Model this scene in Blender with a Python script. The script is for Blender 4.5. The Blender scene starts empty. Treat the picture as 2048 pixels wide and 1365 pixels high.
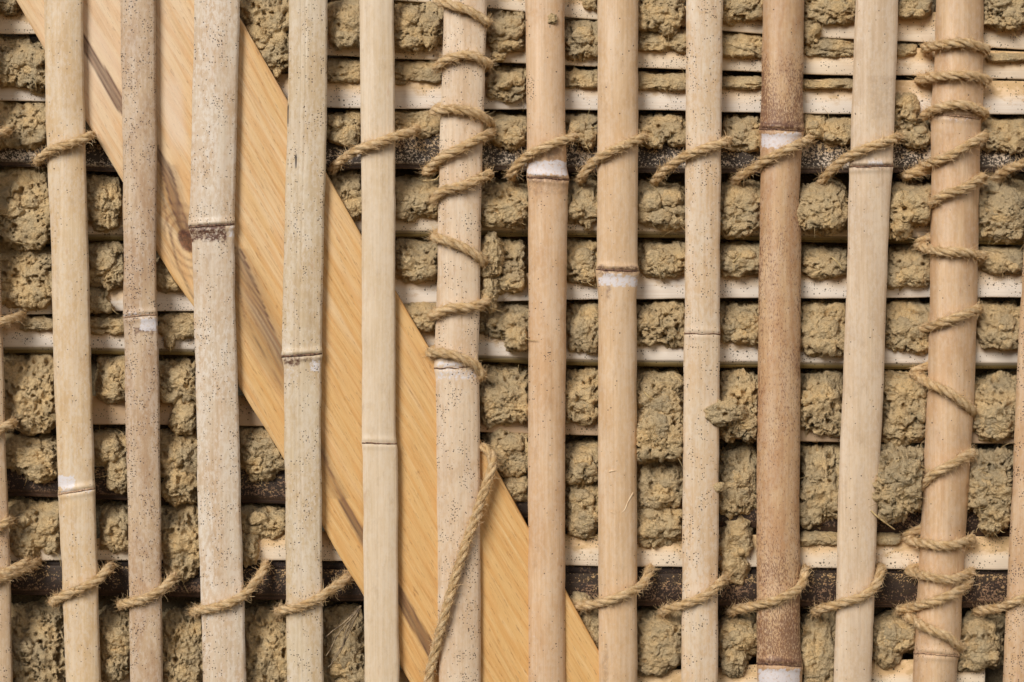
import bpy, math, random
import numpy as np

# ------------------------------------------------------------------ units
# The wall is laid out in "px" (one unit of the photograph on the front plane = 0.35 mm).
K = 0.00035
D = 2813.0            # camera distance from the front plane, px
CX, CY = 1024.0, 682.5
rng = np.random.default_rng(7)
random.seed(7)
scene = bpy.context.scene
COL = scene.collection

def P(px, py, d):
    """wall coordinates (px right, py down, d depth behind the front plane) -> metres"""
    px, py, d = np.broadcast_arrays(np.asarray(px, float), np.asarray(py, float), np.asarray(d, float))
    s = (D + d) / D
    return np.stack([(px - CX) * s * K, d * K, (CY - py) * s * K], -1)

# ------------------------------------------------------------------ noise
def hsh(ix, iy, iz, seed):
    h = (ix.astype(np.int64) * 374761393 + iy.astype(np.int64) * 668265263 + iz.astype(np.int64) * 2147483647 + seed * 1274126177) & 0xFFFFFFFF
    h = ((h ^ (h >> 13)) * 1274126177) & 0xFFFFFFFF
    h = ((h ^ (h >> 16)) * 2246822519) & 0xFFFFFFFF
    return ((h ^ (h >> 15)) & 0xFFFFFF) / float(0xFFFFFF)

def vnoise(p, seed=0):
    i = np.floor(p); f = p - i
    f = f * f * f * (f * (f * 6 - 15) + 10)
    i = i.astype(np.int64); r = 0
    for a in (0, 1):
        wa = f[..., 0] if a else 1 - f[..., 0]
        for b in (0, 1):
            wb = f[..., 1] if b else 1 - f[..., 1]
            for c in (0, 1):
                wc = f[..., 2] if c else 1 - f[..., 2]
                r = r + wa * wb * wc * hsh(i[..., 0] + a, i[..., 1] + b, i[..., 2] + c, seed)
    return r * 2 - 1

def fbm(p, seed=0, o=3):
    r = 0; a = 1.0; t = 0
    for k in range(o):
        r = r + a * vnoise(p * (2.03 ** k) + 17.3 * k, seed + k); t += a; a *= .5
    return r / t

def worley(p, seed=0):
    i = np.floor(p).astype(np.int64); f = p - i
    best = np.full(p.shape[:-1], 9.0)
    for a in (-1, 0, 1):
        for b in (-1, 0, 1):
            for c in (-1, 0, 1):
                q = i + np.array([a, b, c])
                h = (hsh(q[..., 0], q[..., 1], q[..., 2], seed) * 16777215).astype(np.int64)
                dx = a + (h & 255) / 255. - f[..., 0]
                dy = b + ((h >> 8) & 255) / 255. - f[..., 1]
                dz = c + ((h >> 16) & 255) / 255. - f[..., 2]
                e = dx * dx + dy * dy + dz * dz
                best = np.minimum(best, e)
    return np.sqrt(best)

def sstep(a, b, x):
    t = np.clip((x - a) / (b - a), 0, 1); return t * t * (3 - 2 * t)

def n2(px, py, sx, sy, seed, o=3):
    px, py = np.broadcast_arrays(np.asarray(px, float), np.asarray(py, float))
    return fbm(np.stack([px / sx, py / sy, np.zeros_like(px) + seed * 3.7], -1), seed, o)

# ------------------------------------------------------------------ mesh building
class MB:
    """collects geometry in wall px and links it as one mesh"""
    def __init__(s): s.v = []; s.f = []; s.m = []; s.a = {}; s.n = 0
    def add(s, pts, faces, mat=0, attrs=None):
        """pts (n,3) px,py,d ; faces list of (k,4)/(k,3) arrays or python tuples"""
        pts = np.asarray(pts, float).reshape(-1, 3)
        s.v.append(pts)
        for fa in faces:
            fa = np.asarray(fa, np.int64)
            if fa.ndim == 1: fa = fa[None]
            s.f.append(fa + s.n); s.m.append(np.full(len(fa), mat))
        for k in set(list(s.a) + list(attrs or {})):
            cur = s.a.setdefault(k, [])
            have = sum(len(c) for c in cur)
            if have < s.n: cur.append(np.zeros(s.n - have))
            cur.append(np.asarray((attrs or {}).get(k, np.zeros(len(pts))), float).ravel())
        s.n += len(pts)
    def build(s, name, mats, parent=None, smooth=True, base=None):
        px = np.concatenate(s.v); w = P(px[:, 0], px[:, 1], px[:, 2])
        if parent is not None: org = np.array(parent['_org'])
        elif base is not None: org = np.asarray(base)
        else:
            lo = w.min(0); hi = w.max(0); org = np.array([(lo[0] + hi[0]) / 2, (lo[1] + hi[1]) / 2, lo[2]])
        own = org
        me = bpy.data.meshes.new(name)
        nf = sum(len(f) for f in s.f)
        loops = np.concatenate([f.ravel() for f in s.f])
        tot = np.concatenate([np.full(len(f), f.shape[1]) for f in s.f])
        st = np.concatenate([[0], np.cumsum(tot)[:-1]])
        me.vertices.add(len(w)); me.vertices.foreach_set('co', (w - own).astype(np.float32).ravel())
        me.loops.add(len(loops)); me.loops.foreach_set('vertex_index', loops.astype(np.int32))
        me.polygons.add(nf); me.polygons.foreach_set('loop_start', st.astype(np.int32))
        me.polygons.foreach_set('loop_total', tot.astype(np.int32))
        me.polygons.foreach_set('material_index', np.concatenate(s.m).astype(np.int32))
        me.polygons.foreach_set('use_smooth', np.full(nf, smooth))
        me.update(calc_edges=True); me.validate()
        at = me.attributes.new('pp', 'FLOAT_VECTOR', 'POINT')
        at.data.foreach_set('vector', (np.stack([px[:, 0], px[:, 2], px[:, 1]], -1) / 100).astype(np.float32).ravel())
        for k, v in s.a.items():
            v = np.concatenate(v + [np.zeros(s.n - sum(len(c) for c in v))])
            a = me.attributes.new(k, 'FLOAT', 'POINT'); a.data.foreach_set('value', v.astype(np.float32))
        for m in mats: me.materials.append(m)
        o = bpy.data.objects.new(name, me); COL.objects.link(o)
        if parent is None: o.location = own; o['_org'] = [float(x) for x in own]
        else: o.parent = parent; o['_org'] = [float(x) for x in own]
        return o

def grid_faces(nu, nv, wrap_v=False):
    a = np.arange(nu * nv).reshape(nu, nv)
    if wrap_v: a = np.concatenate([a, a[:, :1]], 1)
    return np.stack([a[:-1, :-1], a[:-1, 1:], a[1:, 1:], a[1:, :-1]], -1).reshape(-1, 4)

def tag(o, label, cat=None, group=None, kind=None):
    if label: o['label'] = label
    if cat: o['category'] = cat
    if group: o['group'] = group
    if kind: o['kind'] = kind
    return o

# ------------------------------------------------------------------ materials
class NT:
    def __init__(s, name):
        s.m = bpy.data.materials.new(name); s.m.use_nodes = True; s.t = s.m.node_tree; s.t.nodes.clear()
        s.out = s.N('ShaderNodeOutputMaterial'); s.b = s.N('ShaderNodeBsdfPrincipled')
        s.t.links.new(s.b.outputs[0], s.out.inputs[0])
        s.b.inputs['Specular IOR Level'].default_value = .35
    def N(s, ty, **kw):
        n = s.t.nodes.new(ty)
        for k, v in kw.items(): setattr(n, k, v)
        return n
    def set(s, inp, v):
        if hasattr(v, 'is_output') or isinstance(v, bpy.types.NodeSocket): s.t.links.new(v, inp)
        else: inp.default_value = v
    def attr(s, name, vec=False):
        n = s.N('ShaderNodeAttribute', attribute_name=name); return n.outputs['Vector' if vec else 'Fac']
    def math(s, op, a, b=0., c=None, clamp=False):
        n = s.N('ShaderNodeMath', operation=op, use_clamp=clamp); s.set(n.inputs[0], a); s.set(n.inputs[1], b)
        if c is not None: s.set(n.inputs[2], c)
        return n.outputs[0]
    def map(s, vec, sc, loc=(0, 0, 0)):
        n = s.N('ShaderNodeMapping'); s.set(n.inputs[0], vec); n.inputs['Scale'].default_value = sc; n.inputs['Location'].default_value = loc
        return n.outputs[0]
    def noise(s, vec, scale, detail=4, rough=.55, dist=0., col=False):
        n = s.N('ShaderNodeTexNoise'); s.set(n.inputs['Vector'], vec); n.inputs['Scale'].default_value = scale
        n.inputs['Detail'].default_value = detail; n.inputs['Roughness'].default_value = rough; n.inputs['Distortion'].default_value = dist
        return n.outputs[1 if col else 0]
    def vor(s, vec, scale, rnd=1., feat='F1', dims='3D'):
        n = s.N('ShaderNodeTexVoronoi', feature=feat, voronoi_dimensions=dims); s.set(n.inputs['Vector'], vec); n.inputs['Scale'].default_value = scale
        n.inputs['Randomness'].default_value = rnd; return n
    def ramp(s, fac, a, b, lo=0., hi=1., smooth=True):
        n = s.N('ShaderNodeMapRange', interpolation_type='SMOOTHSTEP' if smooth else 'LINEAR'); s.set(n.inputs['Value'], fac)
        s.set(n.inputs['From Min'], a); s.set(n.inputs['From Max'], b); s.set(n.inputs['To Min'], lo); s.set(n.inputs['To Max'], hi)
        return n.outputs['Result']
    def mix(s, fac, a, b, mode='MIX'):
        n = s.N('ShaderNodeMix', data_type='RGBA', blend_type=mode); s.set(n.inputs[0], fac)
        for i, v in ((6, a), (7, b)): s.set(n.inputs[i], tuple(v) + (1,) if isinstance(v, tuple) and len(v) == 3 else v)
        return n.outputs[2]
    def flat(s, vec, off):
        a = s.N('ShaderNodeSeparateXYZ'); s.set(a.inputs[0], vec); b = s.N('ShaderNodeCombineXYZ')
        s.set(b.inputs[0], s.math('ADD', a.outputs[0], off)); s.set(b.inputs[1], s.math('ADD', a.outputs[2], off * .7)); return b.outputs[0]
    def bump(s, h, strength, dist, normal=None):
        n = s.N('ShaderNodeBump'); s.set(n.inputs['Height'], h); n.inputs['Strength'].default_value = strength; n.inputs['Distance'].default_value = dist
        if normal is not None: s.set(n.inputs['Normal'], normal)
        return n.outputs[0]
    def fin(s, col, rough=.6, normal=None):
        s.set(s.b.inputs['Base Color'], col); s.set(s.b.inputs['Roughness'], rough)
        if normal is not None: s.set(s.b.inputs['Normal'], normal)
        return s.m

def lin(r, g, b):
    f = lambda c: ((c / 255 + .055) / 1.055) ** 2.4 if c > 10 else c / 255 / 12.92
    return (f(r), f(g), f(b))

def greyer(c, k):
    l = .3 * c[0] + .6 * c[1] + .1 * c[2]; g = (l * 1.06, l, l * .83)
    return tuple(a * (1 - k) + b * k for a, b in zip(c, g))

def mat_stave(name, base, alt, seed, streak=.75, speck=lin(112, 74, 54), gk=.32):
    """split bamboo skin: long fibre streaks, blotches, pin-prick mould dots, brown speckle, white bloom"""
    base, alt = greyer(base, gk), greyer(alt, gk * .45)
    t = NT(name); pp = t.attr('pp', True)
    off = (seed * 1.7, 0, seed * 2.3)
    blotch = t.noise(t.map(pp, (1.6, 1, .45), off), 1.6, 5, .6, .6)
    c = t.mix(t.ramp(blotch, .33, .67), base, alt)
    st = t.noise(t.map(pp, (21, 1, .5), off), 1, 5, .7)
    c = t.mix(t.math('MULTIPLY', t.ramp(st, .35, .75), streak * .45), c, (alt[0] * .55, alt[1] * .5, alt[2] * .42))
    st2 = t.noise(t.map(pp, (9, 1, .18), off), 1, 3, .5)
    c = t.mix(t.math('MULTIPLY', t.ramp(st2, .5, .78), streak * .5), c, (base[0] * 1.12, base[1] * 1.14, base[2] * 1.2))
    # fine mottled weathering
    mt = t.noise(t.map(pp, (14, 1, 7), off), 1, 5, .72)
    mb_ = t.noise(t.map(pp, (2.6, 1, .8), off), 1, 3, .6)
    c = t.mix(t.math('MULTIPLY', t.ramp(t.math('ADD', mt, t.math('MULTIPLY', mb_, .5)), .66, .86), t.math('ADD', t.math('MULTIPLY', t.attr('grey'), .6), .12)), c, lin(228, 216, 200))
    sd_ = t.noise(t.map(pp, (5, 1, 2.2), (off[0] + 9, 0, off[2])), 1, 5, .7)
    c = t.mix(t.math('MULTIPLY', t.ramp(sd_, .52, .72), .34), c, (alt[0] * .62, alt[1] * .56, alt[2] * .5))
    # brown speckle, elongated along the fibre
    sp = t.noise(t.map(pp, (42, 1, 15), off), 1, 3, .7)
    sp = t.ramp(sp, t.math('SUBTRACT', .72, t.math('MULTIPLY', t.attr('brown'), .34)), t.math('SUBTRACT', .80, t.math('MULTIPLY', t.attr('brown'), .3)))
    sp = t.math('MULTIPLY', sp, t.ramp(t.attr('brown'), .02, .2))
    c = t.mix(t.math('MULTIPLY', sp, .75), c, speck)
    rs = t.noise(t.map(pp, (11, 1, 1.6), (off[0] + 4, 0, off[2])), 1, 5, .7)
    c = t.mix(t.math('MULTIPLY', t.ramp(rs, .6, .74), .42), c, lin(172, 116, 80))
    # stains
    sn = t.noise(t.map(pp, (12, 1, 12), off), 1, 4, .7)
    sm = t.math('MULTIPLY', t.attr('stain'), t.ramp(sn, .32, .6), clamp=True)
    c = t.mix(sm, c, lin(98, 66, 50))
    # white bloom under nodes
    wn = t.noise(t.map(pp, (16, 1, 16), off), 1, 4, .7)
    wm = t.ramp(t.math('ADD', t.math('MULTIPLY', t.attr('white'), .92), t.math('MULTIPLY', t.math('SUBTRACT', wn, .5), 2.6)), .3, .95)
    c = t.mix(t.math('MULTIPLY', wm, .85), c, lin(220, 214, 214))
    # black pin dots
    cl = t.noise(t.map(pp, (3.2, 1, 2.2), off), 1, 3, .7)
    dens = t.math('MULTIPLY', t.attr('dots'), t.ramp(cl, .48, .62, .01, 1.2), clamp=True)
    tot = None
    for k, (sc, r0) in enumerate(((17., .24), (11., .17))):
        v = t.vor(t.flat(pp, seed + k * 3.1), sc, dims='2D')
        rc = t.N('ShaderNodeSeparateColor'); t.set(rc.inputs[0], v.outputs['Color'])
        rad = t.math('MULTIPLY', t.math('ADD', t.math('MULTIPLY', rc.outputs[1], .6), .55), r0)
        d = t.math('SUBTRACT', 1., t.ramp(v.outputs['Distance'], t.math('MULTIPLY', rad, .6), rad))
        on = t.math('LESS_THAN', rc.outputs[0], dens)
        m = t.math('MULTIPLY', d, on)
        tot = m if tot is None else t.math('MAXIMUM', tot, m)
    c = t.mix(t.math('MULTIPLY', tot, .9), c, lin(52, 38, 34))
    c = t.mix(t.attr('slit'), c, lin(40, 26, 22))
    h = t.math('ADD', t.math('MULTIPLY', st, .6), t.math('MULTIPLY', tot, -.6))
    h = t.math('ADD', h, t.math('MULTIPLY', sp, -.3))
    return t.fin(c, t.ramp(blotch, .3, .7, .42, .6), t.bump(h, .35, 1.2 * K))

def mat_lath(name, base, lower, mould, seed):
    t = NT(name); pp = t.attr('pp', True); off = (seed * 2.1, 0, seed * 1.3)
    st = t.noise(t.map(pp, (.5, 1, 42), off), 1, 4, .6)
    bl = t.noise(t.map(pp, (.8, 1, 2.5), off), 1, 4, .6)
    c = t.mix(t.ramp(t.math('ADD', t.attr('vv'), t.math('MULTIPLY', t.math('SUBTRACT', bl, .5), .8)), .25, .75), base, lower)  # light on the lower curve painted in; peach top is bounce tint plus stain
    c = t.mix(t.math('MULTIPLY', t.ramp(st, .45, .8), .3), c, lin(196, 160, 120))
    # clay smears
    sm = t.noise(t.map(pp, (3, 1, 5), off), 1, 5, .7)
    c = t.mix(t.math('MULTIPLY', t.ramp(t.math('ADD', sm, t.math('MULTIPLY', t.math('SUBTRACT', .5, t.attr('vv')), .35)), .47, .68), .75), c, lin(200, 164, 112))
    c = t.mix(t.attr('edge'), c, t.mix(t.ramp(st, .35, .65), lin(92, 76, 42), lin(150, 128, 78)) if mould <= .5 else t.mix(t.ramp(st, .35, .65), lin(46, 32, 24), lin(92, 66, 48)))
    # mould blotches
    n = t.noise(t.map(pp, (25, 1, 29), off), 1, 3, .65)
    n1 = t.noise(t.map(pp, (1.6, 1, 3.2), off), 1, 3, .6)
    thr = t.math('ADD', .145 + .19 * mould, t.math('MULTIPLY', n1, .5))
    m = t.ramp(n, t.math('SUBTRACT', thr, .035), t.math('ADD', thr, .035))
    m = t.math('SUBTRACT', 1., m) if mould > .5 else t.math('MULTIPLY', 0., m)
    m = t.math('MULTIPLY', m, t.math('SUBTRACT', 1., t.math('MULTIPLY', t.attr('edge'), .6)))
    c = t.mix(t.math('MULTIPLY', m, .94), c, lin(38, 26, 20))
    tot = None
    cl = t.noise(t.map(pp, (2.2, 1, 3.), off), 1, 3, .7)
    for k, (sc, r0) in enumerate(((19., .30), (9., .22))):
        v = t.vor(t.flat(pp, seed + k * 3.1), sc, dims='2D')
        rc = t.N('ShaderNodeSeparateColor'); t.set(rc.inputs[0], v.outputs['Color'])
        rad = t.math('MULTIPLY', t.math('ADD', t.math('MULTIPLY', rc.outputs[1], .7), .3), r0)
        d = t.math('SUBTRACT', 1., t.ramp(v.outputs['Distance'], t.math('MULTIPLY', rad, .6), rad))
        on = t.math('LESS_THAN', rc.outputs[0], t.ramp(cl, .42, .62, .02, .6))
        mm = t.math('MULTIPLY', d, on); tot = mm if tot is None else t.math('MAXIMUM', tot, mm)
    c = t.mix(t.math('MULTIPLY', tot, .9), c, lin(62, 52, 30))
    h = t.math('ADD', t.math('MULTIPLY', st, .5), t.math('MULTIPLY', m, -.5))
    return t.fin(c, .62, t.bump(h, .4, 1.5 * K))

def mat_clay(name, core_shade=0.):
    t = NT(name); pp = t.attr('pp', True)
    a = t.noise(pp, 2.2, 5, .65)
    b = t.noise(pp, 9., 5, .7)
    c = t.mix(t.ramp(a, .35, .62), lin(216, 190, 146), lin(236, 198, 140))
    c = t.mix(t.math('MULTIPLY', t.ramp(b, .4, .68), .65), c, lin(252, 220, 166))
    c = t.mix(t.math('MULTIPLY', t.attr('tone'), .9), c, lin(184, 166, 134))
    g = t.vor(pp, 19.); gd = t.noise(pp, 34., 4, .8)
    c = t.mix(t.math('MULTIPLY', t.ramp(gd, .55, .66), .55), c, lin(104, 78, 50))
    if core_shade: c = t.mix(core_shade, c, lin(60, 52, 40))  # shade of the deep gaps painted into the core colour
    h = t.math('ADD', t.math('MULTIPLY', g.outputs['Distance'], -1.2), t.math('MULTIPLY', gd, 1.6))
    h2 = t.noise(pp, 80., 3, .7)
    n = t.bump(h, .9, 4.4 * K); n = t.bump(h2, .6, 1.2 * K, n)
    t.b.inputs['Specular IOR Level'].default_value = .15
    return t.fin(c, .95, n)

def mat_rope(name, a, b):
    t = NT(name); pp = t.attr('pp', True)
    s = t.noise(t.map(pp, (1, 1, 1)), 7., 4, .6)
    c = t.mix(t.ramp(s, .35, .65), a, b)
    f = t.N('ShaderNodeCombineXYZ'); t.set(f.inputs[0], t.math('MULTIPLY', t.attr('ra'), 2.6)); t.set(f.inputs[1], t.math('MULTIPLY', t.attr('rl'), .06))
    fi = t.noise(f.outputs[0], 1., 4, .7)
    c = t.mix(t.math('MULTIPLY', t.ramp(fi, .5, .75), .6), c, (a[0] * .4, a[1] * .36, a[2] * .3))
    c = t.mix(t.math('MULTIPLY', t.ramp(fi, .5, .3), .4), c, lin(240, 220, 175))
    return t.fin(c, .85, t.bump(fi, 1., 4. * K))

def mat_board():
    t = NT('brace_wood')
    pp_ = t.attr('pp', True)
    s, v, w = t.attr('bs'), t.attr('bt'), t.attr('warp')
    cb = t.N('ShaderNodeCombineXYZ'); t.set(cb.inputs[0], t.math('MULTIPLY', s, .004)); t.set(cb.inputs[1], t.math('MULTIPLY', w, .055))
    n = t.noise(cb.outputs[0], 1., 3, .55, .35)
    # growth rings: bands of the warped cross coordinate
    ph = t.math('ADD', t.math('MULTIPLY', w, .24), t.math('MULTIPLY', n, 15.))
    ring = t.math('ADD', t.math('MULTIPLY', t.math('SINE', ph), .5), .5)
    ring = t.math('POWER', ring, 2.2)
    big = t.noise(cb.outputs[0], .55, 3, .5, .8)
    pale, oran = lin(228, 198, 156), lin(218, 174, 112)
    c = t.mix(t.ramp(t.math('ADD', t.math('MULTIPLY', big, .8), t.math('MULTIPLY', s, .00036)), .30, .85), pale, oran)
    c = t.mix(t.math('MULTIPLY', ring, .42), c, lin(206, 146, 74))
    c2 = t.N('ShaderNodeCombineXYZ'); t.set(c2.inputs[0], t.math('MULTIPLY', s, .006)); t.set(c2.inputs[1], t.math('MULTIPLY', w, .21))
    f = t.noise(c2.outputs[0], 1., 5, .7)
    c = t.mix(t.math('MULTIPLY', t.ramp(f, .5, .72), .42), c, lin(164, 114, 68))
    c = t.mix(t.math('MULTIPLY', t.ramp(f, .5, .28), .3), c, lin(244, 218, 172))
    # saw fuzz / pores: short dark dashes
    c3 = t.N('ShaderNodeCombineXYZ'); t.set(c3.inputs[0], t.math('MULTIPLY', s, .035)); t.set(c3.inputs[1], t.math('MULTIPLY', w, .24))
    f3 = t.noise(c3.outputs[0], 1., 3, .7)
    c = t.mix(t.math('MULTIPLY', t.ramp(f3, .57, .70), .5), c, lin(132, 88, 52))
    # pale sapwood patch, heartwood streak, knot
    c = t.mix(t.math('MULTIPLY', t.attr('pale'), .6), c, lin(232, 208, 182))
    hc = t.mix(t.ramp(f, .35, .65), lin(70, 44, 34), lin(120, 84, 62))
    c = t.mix(t.attr('heart'), c, hc)
    c = t.mix(t.attr('knot'), c, t.mix(t.ramp(t.noise(pp_, 12., 4, .7), .35, .65), lin(70, 38, 28), lin(128, 78, 50)))
    h = t.math('ADD', f, t.math('MULTIPLY', f3, .6))
    return t.fin(c, .6, t.bump(h, .8, 2.2 * K))

def mat_flat(name, a, b, scale=9., rough=.7):
    t = NT(name); pp = t.attr('pp', True); n = t.noise(pp, scale, 4, .7)
    return t.fin(t.mix(t.ramp(n, .35, .65), a, b), rough, t.bump(n, .4, 1.5 * K))

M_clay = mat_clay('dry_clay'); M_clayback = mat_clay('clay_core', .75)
M_straw = mat_flat('straw', lin(206, 180, 128), lin(150, 120, 78))
M_root = mat_flat('root', lin(92, 76, 58), lin(158, 136, 104))
M_rope = mat_rope('jute_rope', lin(216, 178, 124), lin(236, 204, 158))
M_node = mat_flat('node_scar', lin(58, 38, 30), lin(140, 104, 80), 22., .7)
M_nodepale = mat_flat('pale_node_scar', lin(120, 92, 70), lin(196, 160, 128), 22., .7)
M_drip = mat_flat('dried_drip', lin(222, 196, 160), lin(206, 172, 132), 9., .4)

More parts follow.
